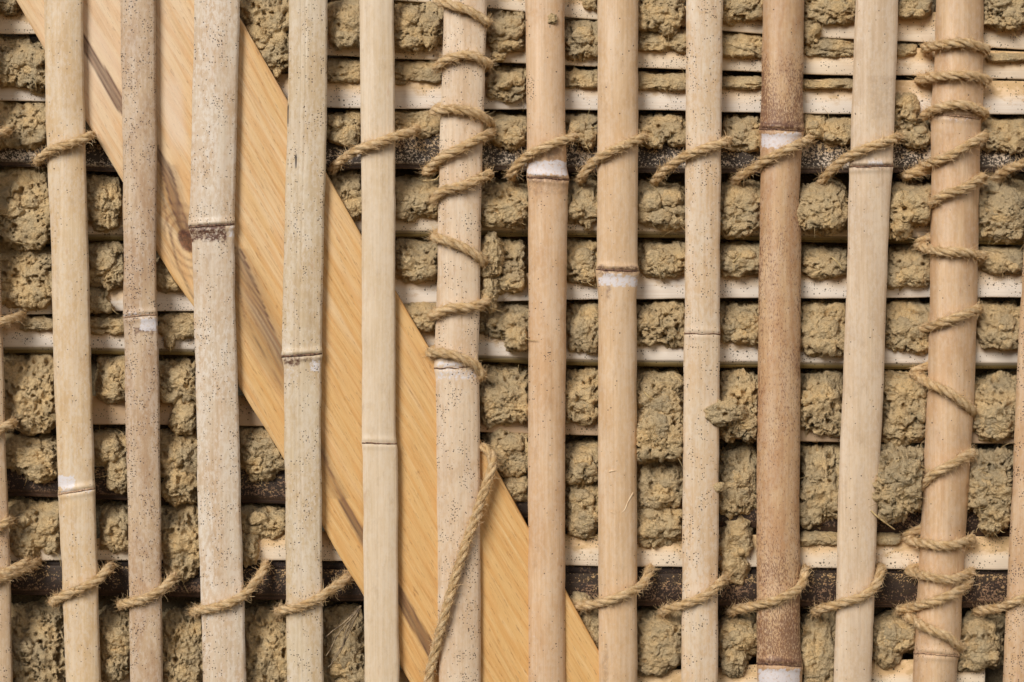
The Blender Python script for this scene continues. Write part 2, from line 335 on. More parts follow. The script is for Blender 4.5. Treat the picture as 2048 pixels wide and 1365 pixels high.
# ------------------------------------------------------------------ layout data
# edges: (py, left, right); nodes: (py, rise, style); sag = curvature depth; th = wall thickness
STAVES = [
 dict(e=[(-60, -72, -14), (400, -58, -4), (700, -52, 6), (900, -48, 12), (1100, -36, 20), (1425, -22, 26)], sag=7, th=13,
      base=lin(206, 172, 130), alt=lin(190, 152, 112), dots=.7, grey=.2, nodes=[],
      label='speckled bamboo stave cut off by the left edge of the photo'),
 dict(e=[(-60, 86, 164), (0, 88, 166), (250, 92, 170), (500, 102, 177), (750, 108, 183), (960, 116, 189), (990, 117, 190), (1200, 126, 197), (1425, 134, 204)], sag=8, th=13,
      base=lin(224, 192, 148), alt=lin(210, 174, 126), dots=.10, grey=.45, nodes=[(983, -6, 'pale')], white=[(116, 150, 952, 978, 1.0), (120, 189, 978, 988, .7)],
      label='smooth tan bamboo stave, leftmost full one, with white scar low down'),
 dict(e=[(-60, 240, 311), (0, 241, 311), (300, 245, 314), (500, 247, 312), (630, 247, 314), (700, 249, 318), (1000, 255, 321), (1425, 262, 327)], sag=7, th=13,
      base=lin(206, 172, 132), alt=lin(182, 146, 110), dots=.9, grey=.35, brown=[(-60, .25), (60, .35), (200, .3), (400, .2), (600, .1), (720, .35), (1425, .3)], nodes=[(632, -3, 'pale')],
      white=[(280, 316, 636, 662, .95), (246, 300, 624, 636, .55)], stain=[(270, 318, 658, 668, .8)],
      label='narrow blotchy brown bamboo stave with dot clusters, crossing the knot end of the board'),
 dict(e=[(-60, 390, 481), (0, 389, 480), (250, 384, 474), (400, 380, 469), (446, 377, 468), (478, 384, 469), (600, 387, 470), (800, 393, 477), (1000, 395, 482), (1200, 402, 488), (1425, 408, 494)], sag=6, th=14,
      base=lin(216, 192, 162), alt=lin(204, 172, 136), dots=.6, grey=.95, nodes=[(452, -3, 'dark')],
      stain=[(376, 452, 450, 482, 1.2)], white=[(455, 470, 452, 478, .7)],
      label='widest greyish bamboo stave with a cracked dark brown joint, over the board'),
 dict(e=[(-60, 579, 656), (0, 578, 655), (250, 575, 653), (450, 569, 648), (600, 566, 645), (708, 563, 643), (720, 567, 642), (900, 569, 642), (1200, 573, 645), (1425, 575, 648)], sag=5, th=15,
      base=lin(214, 190, 154), alt=lin(200, 170, 128), dots=.5, grey=.6, nodes=[(711, -3, 'dark')], stain=[(566, 600, 714, 732, 1.0), (600, 640, 714, 724, .7)], white=[(622, 642, 722, 744, .8), (568, 600, 738, 760, .4)],
      slits=[(576, 205, 252), (592, 304, 340)], ridge=True,
      label='grey green ridged bamboo stave with a thin black joint line, small black slits'),
 dict(e=[(-60, 717, 787), (0, 718, 788), (300, 722, 790), (600, 724, 791), (850, 724, 791), (885, 724, 793), (900, 726, 796), (1100, 727, 796), (1425, 730, 799)], sag=5, th=12,
      base=lin(226, 198, 162), alt=lin(216, 188, 150), dots=.0, grey=.25, nodes=[(887, 1, 'thin')],
      label='clean pale bamboo stave with one thin joint line, crossing the middle of the board'),
 dict(e=[(-60, 890, 978), (0, 888, 974), (200, 882, 968), (400, 877, 963), (600, 874, 960), (735, 868, 956), (760, 872, 958), (900, 873, 960), (1200, 876, 961), (1425, 879, 962)], sag=10, th=15,
      base=lin(228, 198, 162), alt=lin(208, 174, 136), dots=.75, grey=.3, brown=[(-60, .2), (80, .3), (200, .2), (300, .02), (700, 0), (760, .2), (1425, .1)],
      nodes=[(736, -2, 'thin')], white=[(872, 925, 724, 736, .9), (872, 955, 738, 762, .62)],
      label='bamboo stave wound by the eight turn rope, left of centre'),
 dict(e=[(-60, 1050, 1129), (0, 1051, 1129), (250, 1053, 1130), (340, 1054, 1133), (358, 1055, 1137), (375, 1056, 1136), (600, 1057, 1133), (900, 1056, 1130), (1425, 1057, 1131)], sag=15, th=15,
      base=lin(222, 186, 146), alt=lin(206, 164, 120), dots=.12, grey=.1, brown=[(-60, .06), (420, .05), (500, .12), (640, .12), (900, .04), (1425, .02)], nodes=[(357, 3, 'dark')],
      white=[(1054, 1137, 322, 352, 1.0)], stain=[(1056, 1134, 352, 366, .7), (1095, 1120, 290, 330, .45), (1060, 1132, 366, 390, .3)], dotp=[(1090, 700, 12, 22), (1092, 765, 10, 18), (1060, 178, 8, 25)],
      label='rounded orange tan bamboo stave with white band above its high joint, near centre'),
 dict(e=[(-60, 1195, 1276), (0, 1195, 1276), (300, 1195, 1276), (530, 1194, 1275), (545, 1193, 1277), (600, 1196, 1273), (900, 1196, 1273), (1425, 1198, 1275)], sag=14, th=15,
      base=lin(222, 188, 148), alt=lin(208, 170, 126), dots=.04, grey=.12, brown=[(-60, .1), (200, .1), (300, .02), (1425, .02)], nodes=[(541, 2, 'dark')],
      white=[(1194, 1276, 550, 574, .95)], stain=[(1195, 1276, 534, 548, .9), (1212, 1222, 546, 600, .5), (1205, 1216, 1290, 1370, .3)], dotp=[(1248, 565, 9, 6)],
      label='rounded tan bamboo stave with mid height joint and pale dried drips below'),
 dict(e=[(-60, 1374, 1446), (0, 1373, 1446), (300, 1371, 1442), (500, 1370, 1440), (665, 1369, 1440), (680, 1368, 1440), (900, 1366, 1438), (1200, 1364, 1436), (1425, 1363, 1435)], sag=8, th=13,
      base=lin(222, 192, 154), alt=lin(212, 176, 134), dots=.55, grey=.5, nodes=[(668, 1, 'thin')],
      label='black dotted bamboo stave with a single thin brown joint at mid height'),
 dict(e=[(-60, 1526, 1608), (0, 1526, 1608), (200, 1522, 1606), (262, 1519, 1607), (275, 1521, 1605), (400, 1521, 1598), (460, 1519, 1602), (700, 1516, 1601), (1000, 1513, 1599), (1300, 1514, 1601), (1335, 1514, 1604), (1425, 1517, 1603)], sag=20, th=18,
      base=lin(212, 174, 130), alt=lin(188, 144, 102), dots=.03, grey=.05, brown=[(-60, .02), (60, .1), (140, .6), (250, .85), (262, .4), (330, .3), (480, .55), (700, .5), (1000, .5), (1200, .75), (1320, .9), (1340, .2), (1425, .2)],
      nodes=[(260, 2, 'dark'), (1330, 3, 'dark')], white=[(1520, 1606, 266, 298, 1.0), (1516, 1602, 1338, 1425, 1.0)], stain=[(1520, 1606, 244, 262, 1.0), (1516, 1602, 1316, 1332, .9)],
      label='round brown speckled bamboo stave with white bands at top and bottom joints'),
 dict(e=[(-60, 1716, 1800), (0, 1712, 1797), (200, 1704, 1790), (330, 1700, 1785), (345, 1699, 1785), (420, 1697, 1779), (550, 1694, 1774), (800, 1684, 1766), (1000, 1676, 1755), (1200, 1672, 1748), (1425, 1666, 1740)], sag=9, th=14,
      base=lin(222, 190, 152), alt=lin(206, 176, 142), dots=.05, grey=.25, nodes=[(333, -1, 'dark')], white=[(1735, 1770, 318, 334, .7)], stain=[(1702, 1784, 326, 340, .6), (1740, 1790, 150, 240, .15)],
      label='smooth leaning bamboo stave with joint just under its upper rope tie'),
 dict(e=[(-60, 1874, 1968), (0, 1872, 1967), (120, 1869, 1966), (228, 1862, 1966), (240, 1862, 1962), (400, 1862, 1958), (600, 1860, 1955), (800, 1854, 1948), (1000, 1844, 1936), (1200, 1834, 1924), (1308, 1828, 1920), (1320, 1826, 1916), (1425, 1822, 1908)], sag=26, th=20,
      base=lin(220, 184, 142), alt=lin(202, 162, 120), dots=.03, grey=.12, brown=[(-60, .03), (600, .08), (900, .03), (1280, .3), (1310, .5), (1330, .25), (1425, .2)], nodes=[(233, 4, 'pale'), (1310, 4, 'pale')],
      stain=[(1866, 1960, 226, 240, .5)], white=[(1880, 1950, 236, 244, .5)],
      label='thick round bamboo pole wound with many rope turns, on the right'),
 dict(e=[(-60, 2066, 2150), (400, 2052, 2136), (590, 2043, 2125), (610, 2040, 2122), (900, 2028, 2108), (1425, 2002, 2080)], sag=14, th=14,
      base=lin(212, 176, 134), alt=lin(194, 154, 112), dots=2.2, grey=.1, nodes=[],
      label='dotted bamboo stave cut off by the right edge of the photo'),
]
GAPNAME = ['left of the leftmost full stave', 'between first and second full staves', 'between second and third full staves', 'between third and fourth full staves',
 'between fourth and fifth full staves', 'left of the long tailed rope stave', 'right of the long tailed rope stave', 'between sixth gap staves',
 '', '', '', '', '']

for _s in STAVES: _s['sag'] = _s['sag'] * 1.3 if _s['sag'] >= 14 else _s['sag'] + 2

def edges(i, py):
    e = np.array(STAVES[i]['e'], float)
    l = np.interp(py, e[:, 0], e[:, 1]); r = np.interp(py, e[:, 0], e[:, 2])
    return l, r

def front_depth(i, px, py):
    """depth of the skin of stave i at px,py (crest at 0)"""
    l, r = edges(i, py); u = np.clip((px - (l + r) / 2) / ((r - l) / 2), -1, 1)
    s = STAVES[i]['sag']
    return s * (1 - np.sqrt(np.maximum(1 - (u * .86) ** 2, 0))) / (1 - math.sqrt(1 - .86 ** 2)) 

# brace outline (py as function of position along), left/lower and right/upper edge points
BR_L = [(-60, -4), (0, 32), (96, 88), (240, 170), (365, 247), (440, 284), (500, 312), (560, 348), (620, 392), (700, 438), (780, 482), (900, 558), (1065, 652), (1190, 726), (1330, 800), (1425, 855)]
BR_R = [(-60, 418), (44, 484), (205, 577), (340, 648), (470, 722), (585, 792), (720, 872), (885, 962), (1055, 1056), (1180, 1130), (1300, 1196), (1425, 1268)]
def brace_lr(py):
    a = np.array(BR_L, float); b = np.array(BR_R, float)
    return np.interp(py, a[:, 0], a[:, 1]), np.interp(py, b[:, 0], b[:, 1])
BR_F, BR_B = 26., 56.    # front and back depth of the brace

def min_depth(px, py, skip=()):
    """clay stays behind whatever is in front of it"""
    m = np.full(np.shape(px), -30.)
    for i, s in enumerate(STAVES):
        if i in skip: continue
        l, r = edges(i, py); ins = np.minimum(px - l, r - px)
        m = np.maximum(m, -30 + (30 + s['sag'] + s['th'] + 2) * sstep(-3, 1, ins))
    l, r = brace_lr(py); ins = np.minimum(px - l, r - px) * .86
    m = np.maximum(m, -30 + (30 + BR_B) * sstep(-4, 1, ins))
    return m

# ------------------------------------------------------------------ staves
def interp_list(lst, py): 
    a = np.array(lst, float); return np.interp(py, a[:, 0], a[:, 1])

def rect_mask(px, py, r, seed):
    x0, x1, y0, y1, k = r
    wx = n2(px, py, 9, 9, seed, 3) * 5; wy = n2(px, py, 8, 9, seed + 31, 3) * 7
    return k * sstep(-2, 3, px + wx - x0) * sstep(-2, 3, x1 - px - wx) * sstep(-2, 3, py + wy - y0) * sstep(-2, 4, y1 - py - wy)

def stave_piece(s, PX, PY, dep, at, nv, nu, mat, root):
    mb = MB()
    mb.add(np.stack([PX, PY, dep], -1), [grid_faces(nv, nu)[:, ::-1]], 0, {k: v.ravel() for k, v in at.items()})
    b = s['th']; back = np.stack([PX, PY, dep + b], -1); fr = np.stack([PX, PY, dep], -1)
    for side, col in ((-1, 0), (1, -1)):
        a = fr[:, col]; c = back[:, col] + np.array([-side * 1.5, 0, 0])
        v = np.concatenate([a[:, None], ((a + c) / 2)[:, None], c[:, None]], 1)
        f = grid_faces(nv, 3); f = f if side < 0 else f[:, ::-1]
        a2 = {k: np.repeat(x[:, col][:, None], 3, 1).ravel() * (.5 if k in ('white',) else 1) for k, x in at.items()}
        mb.add(v, [f], 0, a2)
    rows = np.unique(np.r_[np.arange(0, nv, 8), nv - 1]); cs = np.unique(np.r_[np.arange(0, nu, 6), nu - 1])
    bk = back[rows][:, cs]
    mb.add(bk, [grid_faces(bk.shape[0], bk.shape[1])], 0)
    return mb.build('internode' if root else 'bamboo_stave', [mat], parent=root)

def make_stave(i):
    s = STAVES[i]
    ys = np.arange(-60, 1426, 3.5); nu = 44
    PY = np.repeat(ys[:, None], nu, 1)
    l, r = edges(i, ys)
    l = l + n2(0, ys, 1, 60, i * 3 + 1, 3) * 1.6; r = r + n2(0, ys, 1, 60, i * 3 + 2, 3) * 1.6
    u = np.linspace(-1, 1, nu)[None, :]
    PX = (l[:, None] + r[:, None]) / 2 + u * (r[:, None] - l[:, None]) / 2
    dep = s['sag'] * (1 - np.sqrt(1 - (u * .86) ** 2)) / (1 - math.sqrt(1 - .86 ** 2)) + 0 * PY
    # edge rounding
    dep = dep + 2.5 * sstep(.9, 1., np.abs(u))
    dep = dep + n2(PX, PY, 26, 160, i + 40, 2) * .8
    if s.get('ridge'):
        for c in (-.35, -.12): dep = dep + .9 * np.exp(-((u - c + .04 * n2(0, PY, 1, 200, 5, 2)) / .035) ** 2)
    for (ny, rise, stl) in s['nodes']:
        yy = ny + rise * u
        amp = dict(dark=1.0, pale=.75, thin=.4)[stl]
        dep = dep - amp * 4.2 * np.exp(-((PY - yy + 7) / 5.5) ** 2) - amp * 2.5 * np.exp(-((PY - yy - 7) / 4.5) ** 2) + amp * 3. * np.exp(-((PY - yy) / 2.2) ** 2)
        PX = PX + u * amp * 2.0 * np.exp(-((PY - yy) / 9) ** 2)
    at = {}
    at['dots'] = np.full(PY.shape, s['dots'], float)
    for (cx, cy, rx, ry) in s.get('dotp', []):
        at['dots'] = np.maximum(at['dots'], 1.6 * (((PX - cx) / rx) ** 2 + ((PY - cy) / ry) ** 2 < 1))
    at['grey'] = np.clip(s['grey'] * (.7 + .6 * n2(PX, PY, 30, 140, i + 60, 3)), 0, 1)
    br = interp_list(s['brown'], PY) if 'brown' in s else 0 * PY
    if 'brown' in s: br = np.clip(br * (1 + .5 * n2(PX, PY, 18, 60, i + 80, 3)) + .10 * (np.abs(u) ** 3) * (br > .05), 0, 1)
    at['brown'] = br
    w = 0 * PY
    for q in s.get('white', []): w = np.maximum(w, rect_mask(PX, PY, q, i + 90))
    at['white'] = w
    w = 0 * PY
    for q in s.get('stain', []): w = np.maximum(w, rect_mask(PX, PY, q, i + 120))
    at['stain'] = w
    w = 0 * PY
    for (sx, a, b) in s.get('slits', []): w = np.maximum(w, sstep(2.2, .8, np.abs(PX - sx)) * sstep(a, a + 10, PY) * sstep(b, b - 6, PY))
    at['slit'] = w
    mat = mat_stave('bamboo_skin', s['base'], s['alt'], i * 1.37 + 2, gk=.05 if s['sag'] >= 16 else .2)
    FPX, FPY, FD, FAT = PX, PY, dep, at
    cuts = [0] + [int(np.argmin(np.abs(ys - n[0]))) for n in s['nodes']] + [len(ys) - 1]
    root = None
    if s['nodes']:
        root = bpy.data.objects.new('bamboo_stave', None); COL.objects.link(root); root.empty_display_size = .02
        w0 = P((l[-1] + r[-1]) / 2, ys[-1], s['sag'])
        root.location = w0; root['_org'] = [float(q) for q in w0]
        tag(root, s['label'], 'bamboo stave', 'upright split bamboo staves')
    for ci in range(len(cuts) - 1):
      a_, b_ = cuts[ci], cuts[ci + 1] + 1
      PX, PY, dep = FPX[a_:b_], FPY[a_:b_], FD[a_:b_]; at = {k: v[a_:b_] for k, v in FAT.items()}; nv = b_ - a_
      o = stave_piece(s, PX, PY, dep, at, nv, nu, mat, root)
    if root is None:
        tag(o, s['label'], 'bamboo stave', 'upright split bamboo staves')
    else: o = root
    for (ny, rise, stl) in s['nodes']:
        nm = MB(); lw = dict(dark=2.6, pale=2., thin=1.5)[stl]
        uu = np.linspace(-1, 1, 60); L, R = edges(i, ny)
        amp = dict(dark=1.0, pale=.75, thin=.4)[stl]
        x = (L + R) / 2 + uu * ((R - L) / 2 + amp * 1.2)
        yc = ny + rise * uu + n2(x, 0, 14, 1, i + 7, 3) * 1.8
        hw = lw * (.75 + .6 * n2(x, 3, 7, 1, i + 11, 3))
        dd = s['sag'] * (1 - np.sqrt(1 - (uu * .86) ** 2)) / (1 - math.sqrt(1 - .86 ** 2)) + 2.0 * sstep(.9, 1., np.abs(uu))
        rows = []
        for k, (a, o2) in enumerate(((-1.4, 3.), (-1, -.6), (-.3, -1.8), (.3, -1.6), (1, -.4), (1.4, 3.))):
            rows.append(np.stack([x, yc + a * hw, dd + o2 * (.6 + .4 * amp) + .5 * n2(x, a * 5, 5, 5, i, 2)], -1))
        v = np.stack(rows, 0); nm.add(v, [grid_faces(6, 60)[:, ::-1] if False else grid_faces(6, 60)[:, ::-1]])
        nm.add(v[[0, -1]] + np.array([0, 0, 4.]), [grid_faces(2, 60)])
        nd = nm.build('joint_ring', [M_node if stl == 'dark' else (M_nodepale if stl == 'pale' else M_node)], parent=o)
    return o

stave_objs = [make_stave(i) for i in range(len(STAVES))]

# ------------------------------------------------------------------ tubes
def catmull(pts, step):
    p = np.array(pts, float); p = np.concatenate([[2 * p[0] - p[1]], p, [2 * p[-1] - p[-2]]])
    out = []
    for k in range(1, len(p) - 2):
        n = max(2, int(np.linalg.norm(p[k + 1] - p[k]) / step)); t = np.linspace(0, 1, n, endpoint=False)[:, None]
        a, b, c, d = p[k - 1], p[k], p[k + 1], p[k + 2]
        out.append(.5 * (2 * b + (c - a) * t + (2 * a - 5 * b + 4 * c - d) * t ** 2 + (3 * b - a - 3 * c + d) * t ** 3))
    out.append(p[-2][None]); q = np.concatenate(out)
    # resample evenly
    L = np.concatenate([[0], np.cumsum(np.linalg.norm(np.diff(q, axis=0), axis=1))]); n = max(3, int(L[-1] / step))
    t = np.linspace(0, L[-1], n); return np.stack([np.interp(t, L, q[:, j]) for j in range(3)], -1), t

def frames(c):
    T = np.gradient(c, axis=0); T /= np.linalg.norm(T, axis=1)[:, None] + 1e-9
    n = np.cross(T[0], [0, 0, 1.]); 
    if np.linalg.norm(n) < 1e-3: n = np.cross(T[0], [0, 1., 0])
    n /= np.linalg.norm(n); Ns = [n]
    for k in range(1, len(c)):
        n = Ns[-1] - T[k] * np.dot(Ns[-1], T[k]); n /= np.linalg.norm(n) + 1e-9; Ns.append(n)
    Ns = np.array(Ns); return T, Ns, np.cross(T, Ns)

def tube(mb, c, rad, seg=6, mat=0, attrs=None, cap=True):
    c = np.asarray(c, float); T, Nn, B = frames(c)
    a = np.linspace(0, 2 * np.pi, seg, endpoint=False)
    rad = np.broadcast_to(np.asarray(rad, float).reshape(-1, 1) if np.ndim(rad) < 2 else rad, (len(c), seg))
    v = c[:, None] + rad[..., None] * (np.cos(a)[None, :, None] * Nn[:, None] + np.sin(a)[None, :, None] * B[:, None])
    f = [grid_faces(len(c), seg, True)]
    if cap:
        n = len(c) * seg
        f += [np.arange(seg)[::-1], np.arange(n - seg, n)]
    mb.add(v, f, mat, attrs)

def fibre(mb, p0, dirv, length, rad=.35, mat=0, curl=.5):
    n = 6; pts = [np.array(p0, float)]; d = np.array(dirv, float); d /= np.linalg.norm(d) + 1e-9
    bend = rng.normal(0, curl, 3)
    for k in range(n - 1):
        d = d + bend / n + rng.normal(0, curl * .3, 3) / n; d /= np.linalg.norm(d); pts.append(pts[-1] + d * length / (n - 1))
    tube(mb, np.array(pts), np.linspace(rad, rad * .4, n), 3, mat, cap=False)

def rope(path, seed, R=8.9, fuzz=1.0):
    """three twisted strands along the path, with loose fibres"""
    mb = MB(); c, L = catmull(path, 2.4); n = len(c)
    c = c + np.stack([n2(L, k * 9, 40, 1, seed + k, 2) * (1.2, 1.2, .6)[k] for k in range(3)], -1)
    T, Nn, B = frames(c); pitch = 78.; seg = 14
    R = R * (1 + .07 * n2(L, 2, 50, 1, seed + 9, 2))
    a = np.linspace(0, 2 * np.pi, seg, endpoint=False)
    for k in range(3):
        ph = 2 * np.pi * (L / pitch + k / 3.) + seed
        hr = R * .52
        cc = c + (hr * np.cos(ph))[:, None] * Nn + (hr * np.sin(ph))[:, None] * B
        # strand cross-section, yarns twisted the other way
        T2, N2_, B2 = frames(cc)
        tw = a[None, :] - 2 * np.pi * L[:, None] / 46.
        rr = (R * .53)[:, None] * (1 + .07 * np.cos(6 * tw) + .06 * n2(L[:, None], a[None, :] * 4, 9, 1, seed + k * 5, 2))
        v = cc[:, None] + rr[..., None] * (np.cos(a)[None, :, None] * N2_[:, None] + np.sin(a)[None, :, None] * B2[:, None])
        at = {'ra': (tw * 1.2 + k * 7), 'rl': np.repeat(L[:, None], seg, 1)}
        mb.add(v, [grid_faces(n, seg, True), np.arange(seg)[::-1], np.arange(n * seg - seg, n * seg)], 0, {q: w.ravel() for q, w in at.items()})
    nf = int(L[-1] * 2.4 * fuzz)
    for _ in range(nf):
        k = rng.integers(1, n - 1); an = rng.uniform(0, 2 * np.pi)
        nr = np.cos(an) * Nn[k] + np.sin(an) * B[k]
        sg = rng.choice([-1, 1])
        tang = T[k] * sg + nr * rng.uniform(.05, .55) + np.cross(T[k], nr) * rng.normal(0, .5)
        fibre(mb, c[k] + nr * R[k] * .85, tang, rng.uniform(6, 24), rng.uniform(.28, .6), 0, .9)
    return mb

def dress(i, pts, off=11., k=.55, tail=(55, 62)):
    """give a px polyline over stave i its depth: on the skin, then sloping back past the edges"""
    out = []; pts = np.array(pts, float); q, _ = catmull(np.c_[pts, np.zeros(len(pts))], 9.)
    for (x, y, _z) in q:
        l, r = edges(i, y); e = max(l - x, x - r, 0)
        d = front_depth(i, np.clip(x, l, r), y) - off
        out.append([x, y, d + k * e * (1 + e / 60.)])
    return out

ROPES = []
def tie(i, pts, label, k=.55, end=(70, 70), R=8.9, seed=None):
    p = dress(i, pts, k=k)
    a, b = p[0], p[-1]
    p = [[a[0] + 5, a[1] + 3, end[0] + 10]] + [[a[0] + 0, a[1] + 2, (a[2] + end[0]) / 2 + 4]] + p[1:-1] + [[b[0], b[1] - 2, (b[2] + end[1]) / 2 + 4], [b[0] - 5, b[1] - 4, end[1] + 10]]
    o = rope(p, len(ROPES) * 3 + 11, R).build('rope_tie', [M_rope])
    tag(o, label, 'rope', 'rope ties lashing staves to the dark battens'); ROPES.append(o)

U = 'upper dark batten'; LW = 'lower dark batten'
tie(1, [(76, 320), (100, 301), (140, 288), (184, 270)], 'short jute rope tie on the leftmost full stave, at upper dark batten')
tie(5, [(664, 338), (700, 308), (750, 288), (800, 270), (834, 262)], 'frayed jute rope tie on the clean pale stave, at upper dark batten')
tie(7, [(1022, 352), (1042, 322), (1090, 294), (1152, 272)], 'jute rope tie above the white band of the orange tan stave')
tie(8, [(1160, 358), (1190, 322), (1235, 297), (1290, 274)], 'jute rope tie on the round stave with drips, at upper dark batten')
tie(9, [(1308, 362), (1350, 325), (1400, 300), (1456, 283)], 'jute rope tie on the black dotted stave, at upper dark batten')
tie(10, [(1468, 362), (1510, 334), (1560, 305), (1622, 278)], 'jute rope tie across the upper white band of the brown speckled stave')
tie(11, [(1642, 362), (1680, 325), (1730, 298), (1797, 276)], 'jute rope tie just over the joint of the leaning smooth stave')
tie(13, [(1986, 358), (2015, 340), (2070, 318), (2140, 300)], 'jute rope tie cut by right edge of photo, at upper dark batten')
tie(0, [(-70, 285), (-30, 275), (20, 262)], 'jute rope tie cut by left edge of photo, at upper dark batten', k=.7)
tie(0, [(-70, 660), (-20, 650), (45, 632)], 'jute rope tie cut by left edge, half way up the photo', k=.9)
tie(0, [(-70, 872), (-20, 866), (28, 846)], 'jute rope tie cut by left edge, just below half way', k=.9)
tie(0, [(-70, 1060), (-10, 1056), (22, 1040)], 'jute rope tie cut by left edge, low beside the small clump')
tie(0, [(-70, 1182), (0, 1158), (45, 1140), (78, 1124)], 'doubled jute rope tie at left edge, on lower dark batten')
tie(0, [(-70, 1152), (-5, 1150), (30, 1136), (56, 1124)], 'upper strand of the doubled jute tie at left edge, lower batten')
tie(1, [(106, 1202), (140, 1186), (190, 1164), (222, 1134)], 'jute rope tie low on the leftmost full stave')
tie(2, [(242, 1208), (275, 1202), (320, 1182), (350, 1152)], 'jute rope tie low on the narrow blotchy stave')
tie(3, [(388, 1222), (430, 1216), (480, 1196), (515, 1160), (532, 1130)], 'long hanging jute rope tie low on the widest grey stave')
tie(4, [(556, 1222), (600, 1214), (645, 1192), (698, 1155)], 'jute rope tie low on the ridged grey green stave')
tie(8, [(1148, 1214), (1200, 1206), (1250, 1190), (1285, 1168), (1300, 1140)], 'jute rope tie low on the round stave with dried drips')
tie(9, [(1326, 1222), (1370, 1208), (1410, 1192), (1450, 1158)], 'jute rope tie low on the black dotted stave')
tie(10, [(1462, 1222), (1510, 1212), (1560, 1198), (1600, 1174), (1610, 1140)], 'jute rope tie low on the brown speckled stave')
tie(11, [(1630, 1222), (1680, 1208), (1730, 1190), (1756, 1164), (1762, 1138)], 'jute rope tie low on the leaning smooth stave')
tie(13, [(1952, 1222), (2000, 1215), (2060, 1190), (2100, 1170)], 'jute rope tie cut by right edge, on lower dark batten')

def wrap(i, segs, back, tail=None, label='', extra_start=None):
    """one rope wound round a stave: segs are front passes left to right, joined behind"""
    p = []
    for n_, sg in enumerate(segs):
        f = dress(i, sg, k=1.1)
        p += f
        nx = segs[n_ + 1][0] if n_ + 1 < len(segs) else None
        if nx is not None:
            l, r = edges(i, (sg[-1][1] + nx[1]) / 2)
            ya, yb = sg[-1][1], nx[1]
            p.append([sg[-1][0] - 6, ya + (yb - ya) * .05, back - 10])
            p.append([r - 14, ya + (yb - ya) * .2, back]); p.append([l + 14, ya + (yb - ya) * .8, back])
            p.append([nx[0] + 6, ya + (yb - ya) * .95, back - 10])
    if tail: p += tail
    o = rope(p, i * 5 + 3, 9.2).build('wrapping_rope', [M_rope]); return tag(o, label, 'rope')

wrap(6, [[(872, 2), (905, 10), (950, 28), (974, 44)],
         [(872, 136), (895, 118), (940, 110), (978, 128)],
         [(868, 222), (910, 218), (955, 228), (982, 248)],
         [(852, 344), (885, 315), (930, 292), (985, 264)],
         [(868, 402), (885, 382), (930, 370), (980, 348)],
         [(868, 476), (900, 484), (945, 506), (968, 524)],
         [(865, 632), (900, 616), (940, 614), (974, 604)],
         [(860, 706), (895, 708), (945, 726), (966, 750)]], 42,
     tail=[[950, 762, 44], [935, 800, 46], [934, 850, 46], [950, 886, 34], [976, 902, 14], [984, 930, 6], [970, 975, 0], [950, 1035, -6], [932, 1090, -10], [915, 1140, -12], [898, 1200, -12], [882, 1255, -10], [868, 1310, 2], [858, 1355, 8], [850, 1420, 12]],
     label='long jute rope winding eight turns round a stave, tail falling across the board')
wrap(12, [[(1846, 98), (1880, 90), (1930, 86), (1974, 98)],
          [(1838, 160), (1875, 154), (1930, 150), (1974, 160)],
          [(1848, 232), (1880, 216), (1930, 210), (1970, 226)],
          [(1812, 354), (1850, 332), (1910, 306), (1968, 272)],
          [(1862, 408), (1885, 392), (1925, 378), (1966, 354)],
          [(1836, 490), (1870, 502), (1920, 504), (1966, 512)],
          [(1830, 664), (1865, 652), (1910, 636), (1958, 618)],
          [(1828, 748), (1860, 768), (1905, 790), (1946, 822)],
          [(1840, 976), (1862, 952), (1900, 930), (1944, 906)],
          [(1812, 1078), (1850, 1088), (1900, 1092), (1944, 1078)],
          [(1818, 1142), (1850, 1152), (1900, 1160), (1944, 1144)],
          [(1800, 1222), (1850, 1208), (1900, 1192), (1938, 1166)],
          [(1816, 1234), (1850, 1254), (1895, 1276), (1926, 1298)]], 58,
     label='jute rope winding thirteen turns round the thick pole on the right')

